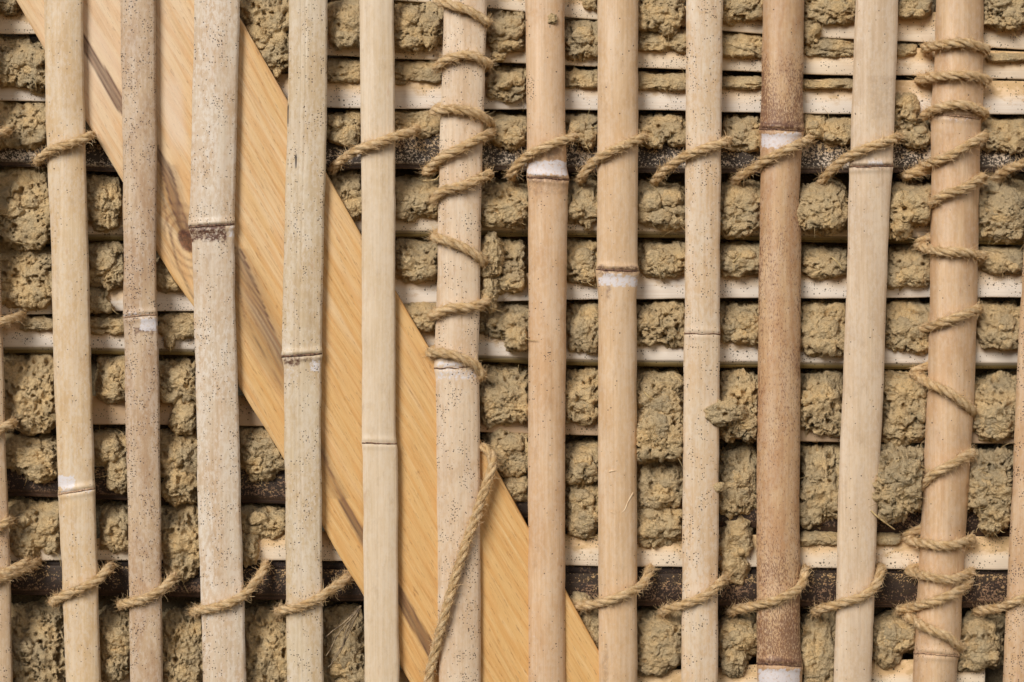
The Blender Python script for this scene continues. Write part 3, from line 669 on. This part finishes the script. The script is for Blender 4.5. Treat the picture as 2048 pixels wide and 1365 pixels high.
# ------------------------------------------------------------------ brace board
def make_brace():
    ys = np.arange(-60, 1426, 4.0); l, r = brace_lr(ys)
    l = l + n2(0, ys, 1, 70, 301, 2) * 2; nu = 100; u = np.linspace(0, 1, nu)[None, :]
    PX = l[:, None] + (r - l)[:, None] * u; PY = np.repeat(ys[:, None], nu, 1)
    ang = math.atan2(1.0, .588); ct, st_ = math.cos(ang), math.sin(ang)      # board axis
    bs = PX * ct + PY * st_; bt = PX * st_ - PY * ct
    warp = bt + 16 * n2(bs, bt, 620, 90, 311, 2) + 4 * n2(bs, bt, 200, 36, 312, 2)
    # knot pushes the grain aside
    kx, ky = 374, 482; ks, kt = kx * ct + ky * st_, kx * st_ - ky * ct
    ds, dt = (bs - ks), (bt - kt)
    warp = warp + 46 * np.sign(dt + .01) * np.exp(-np.abs(dt) / 30) * np.exp(-(ds / 90) ** 2) * (1 - np.exp(-np.abs(dt) / 6))
    # heart streak centreline (px as function of py) and half width
    hl = np.array([(-60, 80, 3), (90, 172, 7), (150, 208, 11), (215, 244, 13), (330, 330, 9), (400, 348, 9), (470, 372, 10), (500, 478, 6), (560, 490, 18), (640, 515, 24), (720, 553, 20), (830, 610, 9), (950, 660, 5), (1030, 700, 8), (1100, 742, 11), (1200, 805, 12), (1300, 862, 11), (1425, 935, 10)], float)
    c = np.interp(PY, hl[:, 0], hl[:, 1]); w = np.interp(PY, hl[:, 0], hl[:, 2])
    dd = np.abs(PX - c + 4 * n2(PX, PY, 30, 60, 315, 2))
    gr_ = .5 + .5 * np.sin(warp * .9 + 4 * n2(bs, bt, 120, 12, 350, 2)); sgn = PX - c
    heart = np.where((PY > 480) & (PY < 1000), sstep(w * 1.1, w * .9, sgn) * sstep(-w * 1.9, w * .6, sgn) * (.6 + .4 * gr_), sstep(w + 3, w - 3, dd) * (.72 + .28 * gr_)) * (1 - sstep(470, 480, PY) * sstep(500, 492, PY))
    heart = np.clip(heart * .85 + .5 * np.exp(-((dd - w) / 2.0) ** 2) * (w > 6), 0, 1); ll = np.array([(260, 312), (330, 322), (400, 327), (470, 340), (530, 355), (575, 375), (620, 400), (700, 446), (760, 484)], float)
    heart = np.maximum(heart, .7 * np.exp(-((PX - np.interp(PY, ll[:, 0], ll[:, 1]) - 3 * n2(PX, PY, 40, 40, 344, 2)) / 2.4) ** 2) * (PY > 290) * (PY < 740))
    heart = np.maximum(heart * .95, .35 * sstep(w * 2 + 12, w, dd) * (PY > 330) * (PY < 1000))
    kn = np.sqrt((ds / 29) ** 2 + (dt / 18) ** 2)
    knot = sstep(1.0, .75, kn) * .9 + .5 * np.exp(-((kn - 1.5) / .12) ** 2) + .45 * np.exp(-((kn - 2.1) / .13) ** 2) + .3 * np.exp(-((kn - 2.8) / .13) ** 2)
    pale = sstep(420, 80, PY) * sstep(40, 140, PX) * sstep(420, 300, PX) * (.7 + .5 * n2(bs, bt, 200, 22, 320, 3))
    pale = np.clip(pale + .8 * sstep(28, 8, np.abs(PX - 352 - (PY - 250) * .1)) * sstep(130, 190, PY) * sstep(340, 260, PY), 0, 1)
    dep = BR_F + n2(bs, warp, 160, 14, 330, 3) * 1.0 + 4 * sstep(3, 0, PX - l[:, None]) + 4 * sstep(3, 0, r[:, None] - PX)
    A = dict(bs=bs, bt=bt, warp=warp, heart=heart, knot=knot, pale=pale)
    mb = MB(); mb.add(np.stack([PX, PY, dep], -1), [grid_faces(len(ys), nu)[:, ::-1]], 0, {k: v.ravel() for k, v in A.items()})
    for side, col in ((-1, 0), (1, -1)):
        f = np.stack([PX[:, col], PY[:, col], dep[:, col]], -1); b = f.copy(); b[:, 2] = BR_B
        # keep the sawn side square to the face in space, not along the view ray
        sc = (D + BR_F) / (D + BR_B); b[:, 0] = CX + (b[:, 0] - CX) * sc; b[:, 1] = CY + (b[:, 1] - CY) * sc
        v = np.stack([f, (f + b) / 2, b], 1); fc = grid_faces(len(ys), 3)
        at = {k: np.repeat(x[:, col][:, None], 3, 1) for k, x in A.items()}; at['bt'] = at['bt'] + np.array([0, 15, 30.])[None]; at['warp'] = at['warp'] + np.array([0, 15, 30.])[None]
        at['heart'] = np.clip(at['heart'] + .25, 0, 1)
        mb.add(v, [fc if side < 0 else fc[:, ::-1]], 0, {k: v_.ravel() for k, v_ in at.items()})
    bk = np.stack([PX, PY, 0 * PX + BR_B], -1)[::10, ::9]; mb.add(bk, [grid_faces(bk.shape[0], bk.shape[1])], 0)
    o = mb.build('brace_board', [mat_board()])
    tag(o, 'wide honey coloured sawn timber board with a knot, running diagonally behind the staves', 'timber board')
make_brace()

# ------------------------------------------------------------------ horizontal laths
# (points (px, top, bottom)), edge px, kind, front depth, label
LATHS = [
 ([(-80, 22, 64), (50, 25, 68), (420, 32, 74)], 0, 'light', 66, 'pale horizontal lath at the top left corner, ending under the board'),
 ([(480, -60, -22), (950, -28, 12), (1170, 0, 38), (1340, 20, 50), (1490, 32, 64), (1650, 40, 75), (1830, 30, 84), (2150, 58, 106)], 0, 'light', 66, 'uppermost pale horizontal lath, sloping down towards the top right corner'),
 ([(400, 78, 108), (680, 80, 110), (840, 84, 118), (1000, 88, 125), (1340, 93, 138), (1480, 98, 142), (1650, 106, 150), (1830, 105, 150), (2150, 118, 163)], 0, 'light', 66, 'speckled pale horizontal lath, second from the top right of the board'),
 ([(-80, 155, 198), (50, 158, 201), (400, 158, 210), (680, 158, 215), (840, 163, 217), (1340, 168, 221), (1650, 170, 227), (2150, 172, 229)], 0, 'white', 66, 'whitish horizontal lath with black dots, above the upper dark batten'),
 ([(-80, 276, 330), (50, 280, 332), (200, 288, 345), (680, 280, 338), (840, 275, 337), (1340, 284, 347), (1650, 283, 346), (2150, 276, 342)], 0, 'mould', 60, None),
 ([(-80, 448, 480), (200, 450, 482), (840, 428, 474), (1000, 436, 472), (1340, 438, 475), (1650, 446, 484), (2150, 450, 492)], 13, 'light', 66, 'pale horizontal lath with olive lower edge, below the upper dark batten'),
 ([(-80, 588, 628), (50, 588, 628), (200, 590, 623), (360, 567, 622), (840, 556, 606), (1000, 560, 602), (1340, 543, 596), (1650, 541, 595), (2150, 536, 595)], 0, 'white', 66, 'bright clean horizontal lath crossing just above mid height'),
 ([(-80, 652, 704), (50, 655, 706), (360, 664, 710), (840, 664, 718), (1000, 672, 726), (1340, 668, 733), (1650, 676, 738), (2150, 680, 737)], 12, 'white', 66, 'whitish horizontal lath with olive lower edge, at mid height'),
 ([(-80, 812, 852), (50, 812, 852), (200, 800, 848), (530, 802, 852), (980, 826, 864), (1170, 828, 870), (1650, 845, 883), (2150, 850, 888)], 0, 'pink', 66, 'pinkish horizontal lath mostly buried in clay, below mid height'),
 ([(-80, 936, 990), (50, 938, 991), (200, 945, 998), (530, 945, 1006), (1000, 985, 1035), (1650, 1012, 1062), (2150, 1030, 1078)], 0, 'mouldark', 64, None),
 ([(-80, 1090, 1122), (50, 1092, 1122), (200, 1088, 1119), (530, 1072, 1120), (1170, 1078, 1131), (1340, 1080, 1134), (1650, 1080, 1134), (1830, 1083, 1137), (2150, 1086, 1142)], 0, 'light', 60, 'pale speckled horizontal lath directly above the lower dark batten'),
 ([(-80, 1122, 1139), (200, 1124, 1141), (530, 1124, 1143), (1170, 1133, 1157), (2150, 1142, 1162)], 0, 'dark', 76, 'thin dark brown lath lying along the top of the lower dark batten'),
 ([(-80, 1142, 1188), (200, 1142, 1190), (530, 1148, 1198), (1170, 1158, 1210), (1650, 1158, 1212), (2150, 1160, 1216)], 0, 'mouldark', 60, None),
 ([(-80, 1350, 1400), (200, 1350, 1400), (1340, 1350, 1400), (1650, 1332, 1385), (1970, 1326, 1378)], 0, 'light', 66, 'lowest pale horizontal lath, along the bottom edge of the photo'),
]
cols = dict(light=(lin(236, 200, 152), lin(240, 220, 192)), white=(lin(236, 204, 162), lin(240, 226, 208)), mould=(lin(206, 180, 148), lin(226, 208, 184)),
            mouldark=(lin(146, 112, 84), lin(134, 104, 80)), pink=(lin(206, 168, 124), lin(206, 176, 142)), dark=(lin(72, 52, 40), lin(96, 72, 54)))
BAT = {4: 'dark mouldy horizontal batten in the upper third, carrying the upper rope ties', 9: 'dark mouldy batten buried behind clay between mid height and the lower ties', 12: 'dark mouldy horizontal batten near the bottom, carrying the lower rope ties'}
for li, (pts, edge, kind, fd, label) in enumerate(LATHS):
    a = np.array(pts, float); xs = np.arange(a[0, 0], a[-1, 0] + 1, 5.)
    if xs[-1] < a[-1, 0]: xs = np.append(xs, a[-1, 0])
    # smooth interpolation
    t_, b_ = np.interp(xs, a[:, 0], a[:, 1]), np.interp(xs, a[:, 0], a[:, 2])
    kk = np.ones(25) / 25; pad = lambda q: np.convolve(np.pad(q, 12, 'edge'), kk, 'valid')
    t_, b_ = pad(t_), pad(b_)
    t_ = t_ + n2(xs, 0, 120, 1, li + 400, 3) * 2.2; b_ = b_ + n2(xs, 0, 110, 1, li + 440, 3) * 2.2
    t_ = t_ - 10      # upper edge runs on behind the clay
    th = 26 if kind.startswith('mould') else 13
    nv = 20; v = np.linspace(0, 1, nv)[None, :]; be = (b_ - edge)[:, None]
    PX = np.repeat(xs[:, None], nv, 1); PY = t_[:, None] + (be - t_[:, None]) * v
    dep = fd + 4.5 * (2 * v - 1) ** 2 + n2(PX, PY, 90, 30, li + 480, 2) * .9 - 1.5 * v
    if kind.startswith('mould'): dep = dep + 4 * sstep(.84, .88, v) - 2.0 * sstep(.3, .0, v)
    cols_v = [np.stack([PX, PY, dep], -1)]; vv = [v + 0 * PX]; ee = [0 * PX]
    low = cols_v[0][:, -1]
    e1 = low.copy(); e1[:, 1] += 1.2; e1[:, 2] += 1.5
    e2 = low.copy(); e2[:, 1] = b_ + 1.; e2[:, 2] += th * (.7 if edge else .9)
    e3 = e2.copy(); e3[:, 2] += 6
    top = cols_v[0][:, 0]; b0 = top.copy(); b0[:, 2] += th
    V = np.concatenate([b0[:, None], cols_v[0], e1[:, None], ((e1 + e2) / 2)[:, None], e2[:, None], e3[:, None]], 1)
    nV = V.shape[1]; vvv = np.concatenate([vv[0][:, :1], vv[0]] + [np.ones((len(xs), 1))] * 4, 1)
    if kind.startswith('mould'): ee[0] = ee[0] + .95 * sstep(.82, .88, v)
    eee = np.concatenate([ee[0][:, :1], ee[0]] + [np.full((len(xs), 1), q) for q in (.6, 1, 1, 1)], 1)
    mb = MB(); f = grid_faces(len(xs), nV, True)
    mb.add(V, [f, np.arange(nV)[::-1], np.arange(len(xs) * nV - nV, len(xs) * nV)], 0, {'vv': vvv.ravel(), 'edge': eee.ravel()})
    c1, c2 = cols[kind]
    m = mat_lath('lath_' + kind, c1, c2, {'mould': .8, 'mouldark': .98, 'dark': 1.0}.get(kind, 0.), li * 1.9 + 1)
    if kind.startswith('mould'):
        o = mb.build('dark_batten', [m]); tag(o, BAT[li], 'batten', 'dark horizontal battens')
    else:
        o = mb.build('horizontal_lath', [m]); tag(o, label, 'lath', 'pale horizontal bamboo laths')

# ------------------------------------------------------------------ clay core behind everything
xs = np.arange(-260, 2320, 9.); ys = np.arange(-220, 1600, 9.)
PX, PY = np.meshgrid(xs, ys); w = np.stack([PX, PY, 0 * PX], -1)
dep = 128 + 14 * fbm(w / 70, 501, 4) + 6 * worley(w / 40, 503)
mb = MB(); mb.add(np.stack([PX, PY, dep], -1), [grid_faces(len(ys), len(xs))], 0, {'tone': (.5 + 0 * PX).ravel()})
bk = np.stack([PX, PY, 0 * PX + 190], -1)[::20, ::20]
mb.add(bk, [grid_faces(bk.shape[0], bk.shape[1])[:, ::-1]], 0)
o = mb.build('wall', [M_clayback], base=[0, .05, -.3]); tag(o, 'clay core of the wall deep behind the laths, darkened as shade', None, None, 'structure')

# ------------------------------------------------------------------ clay clumps
def blob(mb, x0, y0, x1, y1, df=24., seed=0, res=1.5, sag=1., skip=(), p=3.6, depth=44., rough=1., tone=0.):
    cx, cy, hx, hy = (x0 + x1) / 2, (y0 + y1) / 2, (x1 - x0) / 2, (y1 - y0) / 2
    N = int(np.clip((hx + hy) * 1.5 / res, 22, 150))
    u = np.linspace(-1, 1, N); U_, V_ = np.meshgrid(u, u)
    a = U_ * np.sqrt(1 - V_ ** 2 / 2); b = V_ * np.sqrt(1 - U_ ** 2 / 2)
    rho = np.hypot(a, b); th = np.arctan2(b, a); ph = rho * math.radians(118)
    dr = np.stack([np.sin(ph) * np.cos(th), np.cos(ph), np.sin(ph) * np.sin(th)], -1)
    rr = (np.abs(dr) ** p).sum(-1) ** (-1 / p)
    so = np.array([seed * 7.31, seed * 3.17, seed * 5.7])
    shp = 1 + .2 * fbm(dr * 2.1 + so, seed, 3)
    q = dr * rr[..., None] * shp[..., None]
    nrm = np.sign(q) * np.abs(q) ** (p - 1) / np.array([hx, depth, hy]); nrm /= np.linalg.norm(nrm, axis=-1)[..., None] + 1e-9
    pos = q * np.array([hx, depth, hy])            # x, toward viewer, down
    wp = pos + np.array([cx, df, cy]) + so * 3
    sz = min(hx, hy, 45) / 45.
    dsp = 15 * sz * fbm(wp / 40, 601, 3) + 5 * sz * (1 - 2.4 * np.abs(fbm(wp / 19, 603, 2)))
    f1 = worley(wp / 15 + .35 * fbm(wp / 9, 640, 2)[..., None], 611)
    patch = sstep(-.15, .4, fbm(wp / 44, 620, 2) + .25 * (rough - 1)); dsp = dsp + rough * ((1.5 + 6.5 * patch) * (.45 - f1) * min(1, .5 + sz))
    g1 = worley(wp / 6.5, 613)
    dsp = dsp + rough * (.35 + 1.0 * patch) * 3.6 * (.45 - g1)
    cr = np.abs(fbm(wp / 24, 630, 3)); dsp = dsp - 10 * rough * sstep(.05, .0, cr) * sz
    dsp = dsp + 1.3 * rough * fbm(wp / 4, 650, 2)
    pit = sstep(.34, .56, fbm(wp / 13, 660, 2)); dsp = dsp - 16 * pit * sz * rough
    pos = pos + nrm * dsp[..., None]
    px = cx + pos[..., 0]; py = cy + pos[..., 2]
    d = df + depth - pos[..., 1]
    tt = np.clip((cy - py) / hy, -.4, 1.3)          # upper part leans back into the wall, lower sags forward
    d = d + sag * (34 * np.clip(tt + .2, 0, 2) ** 1.5) + 12 * sag * np.clip(np.abs(px - cx) / hx - .45, 0, .6) ** 1.3 * .8
    m = min_depth(px, py, skip); d = np.maximum(d, m)
    tn = np.clip(tone * .6 + .3 + .8 * fbm(wp / 48, 671, 3), 0, 1)
    bd = np.concatenate([np.arange(N), np.arange(2 * N - 1, N * N, N), np.arange(N * N - 2, N * N - N - 1, -1), np.arange(N * N - 2 * N, 0, -N)])
    mb.add(np.stack([px, py, d], -1), [grid_faces(N, N), bd[::-1]], 0, {'tone': tn.ravel()})
    return px, py, d

# gap index -> clumps; each clump: main box + optional extra boxes + options
def C(x0, y0, x1, y1, *sub, **kw): return (x0, y0, x1, y1, sub, kw)
CL = {
 0: [C(-30, -30, 42, 22, tone=.5), C(-30, 76, 98, 166), C(-36, 198, 104, 286), C(-40, 334, 106, 484), C(-40, 490, 112, 598, (30, 560, 112, 620)), C(44, 630, 112, 656), C(-6, 706, 118, 838, (36, 780, 112, 868)),
     C(4, 866, 122, 940, (40, 900, 118, 962)), C(18, 998, 132, 1086, (22, 1050, 86, 1120), (86, 1060, 120, 1108)), C(-40, 1208, 138, 1372, rough=1.5, hairs=4, tone=.3)],
 1: [C(168, 352, 252, 440, (180, 400, 240, 466)), C(172, 480, 254, 560, (196, 520, 250, 580)), C(174, 574, 222, 620), C(176, 628, 256, 662), C(190, 706, 258, 776, (192, 760, 256, 806)), C(188, 856, 262, 925, (214, 900, 262, 984)),
     C(192, 1004, 264, 1092, (200, 1060, 262, 1102)), C(198, 1216, 268, 1310, (194, 1280, 262, 1360), rough=1.3)],
 2: [C(312, 505, 392, 574, tone=.4), C(318, 626, 398, 668, (328, 650, 352, 700)), C(316, 716, 404, 800, (342, 780, 398, 868)), C(316, 862, 406, 950, (324, 920, 396, 1006)), C(322, 1008, 412, 1120, (330, 1080, 402, 1165)), C(320, 1216, 416, 1385, rough=1.3)],
 3: [C(478, -30, 586, 100, (500, 70, 584, 152)), C(476, 848, 574, 930, (486, 900, 556, 962)), C(478, 1006, 580, 1068, (478, 1050, 520, 1130)), C(482, 1212, 584, 1390)],
 4: [C(650, -10, 726, 90), C(648, 116, 728, 158, depth=36), C(648, 220, 730, 278, (664, 250, 722, 296)), C(656, 338, 730, 430), C(644, 1208, 734, 1380)],
 5: [C(784, -10, 892, 84, (786, 60, 850, 104)), C(784, 122, 888, 160), C(784, 218, 888, 262, (820, 240, 884, 276)), C(784, 356, 890, 432), C(786, 476, 884, 548, (796, 530, 868, 566)), C(790, 596, 880, 650, (826, 630, 874, 664))],
 6: [C(968, 12, 1058, 90, (975, 70, 1050, 106), (984, 98, 1014, 126)), C(970, 130, 1060, 198), C(968, 224, 1060, 282, (1000, 250, 1056, 294)), C(956, 362, 1062, 446), C(962, 474, 1062, 578, (958, 470, 1004, 560), (960, 550, 998, 626), sdf=12, rough=1.2, hairs=2), C(956, 600, 1062, 668), C(1014, 650, 1052, 694, df=6, rough=1.3),
     C(956, 732, 1062, 838, (968, 780, 1050, 846)), C(978, 836, 1062, 940), C(1004, 940, 1062, 990)],
 7: [C(1168, -26, 1192, 14), C(1124, 32, 1202, 110), C(1124, 136, 1202, 170), C(1128, 224, 1200, 276, (1160, 250, 1192, 296)), C(1126, 360, 1202, 446), C(1126, 476, 1202, 560), C(1126, 602, 1202, 694), C(1124, 736, 1202, 836), C(1122, 884, 1204, 955), C(1124, 948, 1204, 1050, (1134, 1020, 1190, 1076)),
     C(1140, 1178, 1180, 1208, df=40), C(1164, 1216, 1204, 1292)],
 8: [C(1270, -34, 1366, 50, (1312, 20, 1362, 76), (1290, 28, 1312, 60)), C(1270, 54, 1378, 98), C(1270, 144, 1378, 172, (1320, 156, 1372, 184)), C(1268, 224, 1374, 288), C(1270, 362, 1376, 444), C(1268, 478, 1376, 546), C(1268, 600, 1374, 684, rough=1.3), C(1268, 738, 1372, 830), C(1266, 812, 1368, 912, df=4, rough=1.5, hairs=2),
     C(1266, 906, 1370, 1010), C(1268, 985, 1368, 1080), C(1268, 1220, 1370, 1325, (1264, 1290, 1350, 1352))],
 9: [C(1440, -30, 1532, 34), C(1440, 66, 1530, 104), C(1440, 152, 1528, 172), C(1440, 226, 1528, 298), C(1438, 362, 1530, 446, (1444, 420, 1520, 476)), C(1436, 482, 1528, 544, rough=1.3), C(1436, 602, 1526, 680, (1480, 640, 1522, 690)), C(1434, 738, 1524, 872, (1406, 796, 1490, 852), df=22, sdf=-12, rough=1.4, skip=(9,)),
     C(1434, 888, 1520, 1022), C(1436, 1020, 1506, 1110, (1440, 1080, 1496, 1166)), C(1436, 1226, 1518, 1300, (1444, 1280, 1496, 1354))],
 10: [C(1602, -34, 1716, 38), C(1606, 20, 1638, 82), C(1600, 72, 1712, 108), C(1600, 156, 1712, 171), C(1602, 220, 1652, 274), C(1640, 230, 1708, 282), C(1588, 362, 1700, 456, df=6, skip=(10,), p=3.), C(1598, 488, 1698, 548), C(1594, 602, 1696, 700), C(1592, 744, 1690, 864, rough=1.3), C(1590, 890, 1684, 1040, rough=1.3),
      C(1598, 1060, 1682, 1084, df=48), C(1594, 1222, 1676, 1370)],
 11: [C(1792, -30, 1858, 30), C(1788, 84, 1834, 104), C(1782, 172, 1836, 250, rough=1.3), C(1804, 236, 1864, 292, rough=1.3), C(1768, 364, 1870, 440, (1766, 410, 1830, 474), df=20, sdf=18, rough=1.3, hairs=2), C(1768, 488, 1868, 572), C(1762, 602, 1868, 696), C(1758, 740, 1866, 832, (1762, 810, 1858, 892)), C(1734, 892, 1856, 1010, (1752, 960, 1830, 1040), df=-10, rough=1.7, skip=(11,), hairs=6, tone=.35),
      C(1746, 1062, 1800, 1084, df=48), C(1738, 1224, 1836, 1300, (1742, 1270, 1800, 1332))],
 12: [C(1962, -34, 2064, 46, (1980, 20, 2050, 60), rough=1.3), C(1972, 102, 2064, 118), C(1968, 232, 2064, 296), C(1946, 352, 2060, 470, (1970, 430, 2050, 484)), C(1960, 490, 2050, 540), C(1950, 604, 2044, 692), C(1942, 742, 2042, 860, (1950, 830, 2030, 884)), C(1926, 896, 2030, 1020, (1960, 990, 2016, 1066), rough=1.6, df=10, hairs=5, tone=.3), C(1918, 1226, 2014, 1332)],
}
ORD = ['first', 'second', 'third', 'fourth', 'fifth', 'sixth', 'seventh', 'eighth', 'ninth', 'tenth', 'eleventh', 'twelfth', 'thirteenth', 'fourteenth']
GAP = ['left of the leftmost full stave', 'right of the leftmost full stave', 'left of the widest grey stave', 'right of the widest grey stave', 'left of the clean pale stave', 'right of the clean pale stave',
       'right of the eight turn rope', 'left of the stave with dried drips', 'right of the stave with dried drips', 'right of the black dotted stave', 'right of the brown speckled stave', 'left of the thick roped pole', 'right of the thick roped pole']
def straw_on(mb, px, py, d, n, seed):
    r = np.random.default_rng(seed); N = px.shape[0]
    for _ in range(n):
        i, j = r.integers(int(N * .25), int(N * .75), 2)
        if min_depth(np.array([px[i, j]]), np.array([py[i, j]]))[0] > 0: continue
        an = r.uniform(0, 2 * np.pi)
        fibre(mb, (px[i, j], py[i, j], d[i, j] - 1.5), (np.cos(an), np.sin(an) * .8 + .3, r.uniform(-.5, .15)), r.uniform(10, 42), r.uniform(.5, 1.15), 1, 1.1)

sd = 0
for g, lst in CL.items():
    lst = sorted(lst, key=lambda c: (c[1] + c[3]) / 2)
    for k, (x0, y0, x1, y1, sub, kw) in enumerate(lst):
        sd += 1; mb = MB(); kw = dict(kw); w, h = x1 - x0, y1 - y0
        thin = min(w, h) < 50
        df = kw.pop('df', 38. if not thin else 50.) + rng.uniform(-5, 5)
        dp = kw.pop('depth', 44. if not thin else 30.); kw['p'] = kw.get('p', rng.uniform(3.6, 6.))
        y1 += 7; y0 += 2; x0 -= 2; x1 += 2; sdf = kw.pop('sdf', None); hairs = kw.pop('hairs', 1)
        if w > 66 and h > 50 and g > 0:
            e = rng.uniform(0, 7); side = rng.integers(0, 3)
            if side == 0: x0 += e * 1.6
            elif side == 1: x1 -= e * 1.6
        q = blob(mb, x0, y0, x1, y1, df=df, seed=sd, depth=dp, sag=1. if not thin else .5, **kw)
        straw_on(mb, *q, (8 if not thin else 2) * hairs, sd)
        kw2 = dict(kw); kw2['rough'] = kw.get('rough', 1.) * 1.05; kw2['p'] = 2.5
        for si, b in enumerate(sub):
            q = blob(mb, *b, df=df - 4 if sdf is None else sdf, seed=sd * 13 + si, depth=min(36, (b[2] - b[0]) * .6), sag=.3, **kw2)
            straw_on(mb, *q, 4 * hairs, sd + si + 50)
        if not thin:      # crumbs pressed onto the face
            for si in range(rng.integers(2, 5)):
                r = rng.uniform(.14, .27) * min(w, h, 110)
                ax = rng.uniform(x0 + r + 8, x1 - r - 8) if x1 - x0 > 2 * r + 20 else (x0 + x1) / 2; ay = rng.uniform(y0 + h * .4, y1 - r * .8)
                blob(mb, ax - r * 1.2, ay - r, ax + r * 1.2, ay + r, df=df - rng.uniform(1, 7), seed=sd * 29 + si, depth=r * 1.1, sag=.2, **kw2)
        o = mb.build('clay_clump', [M_clay, M_straw])
        size = 'thin strip of' if h < .42 * w else ('small' if max(w, h) < 62 else ('tall' if h > 1.25 * w else ('broad' if w > 1.25 * h else 'lumpy')))
        lead = size + ' tan clay' if 'strip' in size else size + ' crumbly tan clay clump'
        tag(o, '%s, %s from the top, %s' % (lead, ORD[k], GAP[g]), 'clay clump', 'clay clumps squeezed out between the laths')

# little crumb stuck on a stave
mb = MB(); blob(mb, 1094, 26, 1117, 50, df=-6, seed=901, depth=7, sag=0, p=2., skip=(7,), rough=1.2)
o = mb.build('clay_crumb', [M_clay, M_straw]); tag(o, 'tiny clay crumb stuck high on the orange tan stave', 'clay crumb')
mb = MB(); blob(mb, 1428, 964, 1448, 984, df=0, seed=905, depth=8, sag=0, p=2., skip=(9,), rough=1.2)
o = mb.build('clay_crumb', [M_clay, M_straw]); tag(o, 'small clay crumb clinging to the right edge of the black dotted stave', 'clay crumb')

# dried drips on stave 8
for pts in ([(1218, 944), (1228, 942), (1252, 940)], [(1266, 986), (1256, 1004), (1248, 1022), (1232, 1030)], [(1222, 1024), (1232, 1030)]):
    mb = MB(); c, _ = catmull([(x, y, front_depth(8, x, y) + 1.0) for x, y in pts], 2.); rad = np.linspace(2.5, 1.0, len(c)); tube(mb, c, rad, 8)
    mb.build('dried_drip', [M_drip], parent=stave_objs[8])

# roots in the bottom gap between fourth and fifth staves
mb = MB()
for k, pts in enumerate(([(722, 1212, 30), (700, 1240, 22), (676, 1270, 16), (660, 1300, 12), (652, 1312, 12)], [(720, 1216, 30), (704, 1250, 22), (690, 1284, 16), (676, 1310, 12), (656, 1336, 8)], [(715, 1220, 30), (690, 1244, 20), (666, 1262, 18), (650, 1276, 18)], [(700, 1245, 20), (690, 1270, 15), (686, 1290, 14), (664, 1320, 12)])):
    c, _ = catmull(pts, 3.); c = c + rng.normal(0, .35, c.shape); tube(mb, c, np.linspace(2.4, .9, len(c)), 6)
o = mb.build('dry_roots', [M_root]); tag(o, 'bunch of thin dry roots hanging over clay near the bottom, right of the ridged stave', 'roots')

for (nm, a, lab) in (('straw_stalk', [(846, 362, 22), (870, 360, 16), (878, 352, 12)], 'short pale straw stalk poking from clay beside the eight turn rope'),
                     ('straw_stalk', [(1288, 784, 14), (1298, 794, 8), (1308, 800, 6)], 'short thick straw stalk in clay right of the stave with dried drips'),
                     ('straw_stalk', [(1466, 525, 14), (1476, 515, 6), (1482, 506, 4)], 'short straw stalk sticking from clay right of the black dotted stave'),
                     ('straw_stalk', [(1664, 515, 16), (1675, 525, 12), (1686, 540, 14)], 'straw stalk lying on clay between brown speckled and leaning staves'),
                     ('straw_stalk', [(1742, 1022, 4), (1760, 1038, 0), (1790, 1060, 6)], 'long straw hanging from the dark fibrous clump by the leaning stave')):
    mb = MB(); c, _ = catmull(a, 2.); tube(mb, c, np.linspace(1.9, 1.2, len(c)), 6); o = mb.build(nm, [M_straw]); tag(o, lab, 'straw')

for o in bpy.data.objects:
    if '_org' in o: del o['_org']

# ------------------------------------------------------------------ camera, light, render
cam = bpy.data.cameras.new('camera'); co = bpy.data.objects.new('camera', cam); COL.objects.link(co)
cam.sensor_width = 36; cam.lens = 18 * D / 1024.0; cam.clip_start = .01; cam.clip_end = 50
co.location = (0, -D * K, 0); co.rotation_euler = (math.radians(90), 0, 0); scene.camera = co
cam.dof.use_dof = True; cam.dof.focus_distance = (D + 4) * K; cam.dof.aperture_fstop = 3.5

SUN_AZ, SUN_EL = math.radians(-31), math.radians(30)     # soft daylight from above, a little to the left
wd = bpy.data.worlds.new('World'); scene.world = wd; wd.use_nodes = True; nt = wd.node_tree; nt.nodes.clear()
sky = nt.nodes.new('ShaderNodeTexSky'); sky.sky_type = 'NISHITA'; sky.sun_disc = False; sky.sun_elevation = SUN_EL; sky.sun_rotation = math.radians(180) + SUN_AZ
bg = nt.nodes.new('ShaderNodeBackground'); bg.inputs[1].default_value = .05; ow = nt.nodes.new('ShaderNodeOutputWorld')
nt.links.new(sky.outputs[0], bg.inputs[0]); nt.links.new(bg.outputs[0], ow.inputs[0])
sl = bpy.data.lights.new('sun', 'SUN'); sl.energy = 3.0; sl.angle = math.radians(28); sl.color = (1, .965, .93)
so = bpy.data.objects.new('sun', sl); COL.objects.link(so)
from mathutils import Vector
src = Vector((math.sin(SUN_AZ) * math.cos(SUN_EL), -math.cos(SUN_AZ) * math.cos(SUN_EL), math.sin(SUN_EL)))
so.rotation_euler = (-src).to_track_quat('-Z', 'Y').to_euler(); so.location = src * 3
scene.view_settings.view_transform = 'Standard'; scene.view_settings.look = 'None'
scene.view_settings.exposure = 0.22; scene.view_settings.gamma = 1
scene.render.engine = 'CYCLES'; scene.cycles.max_bounces = 6
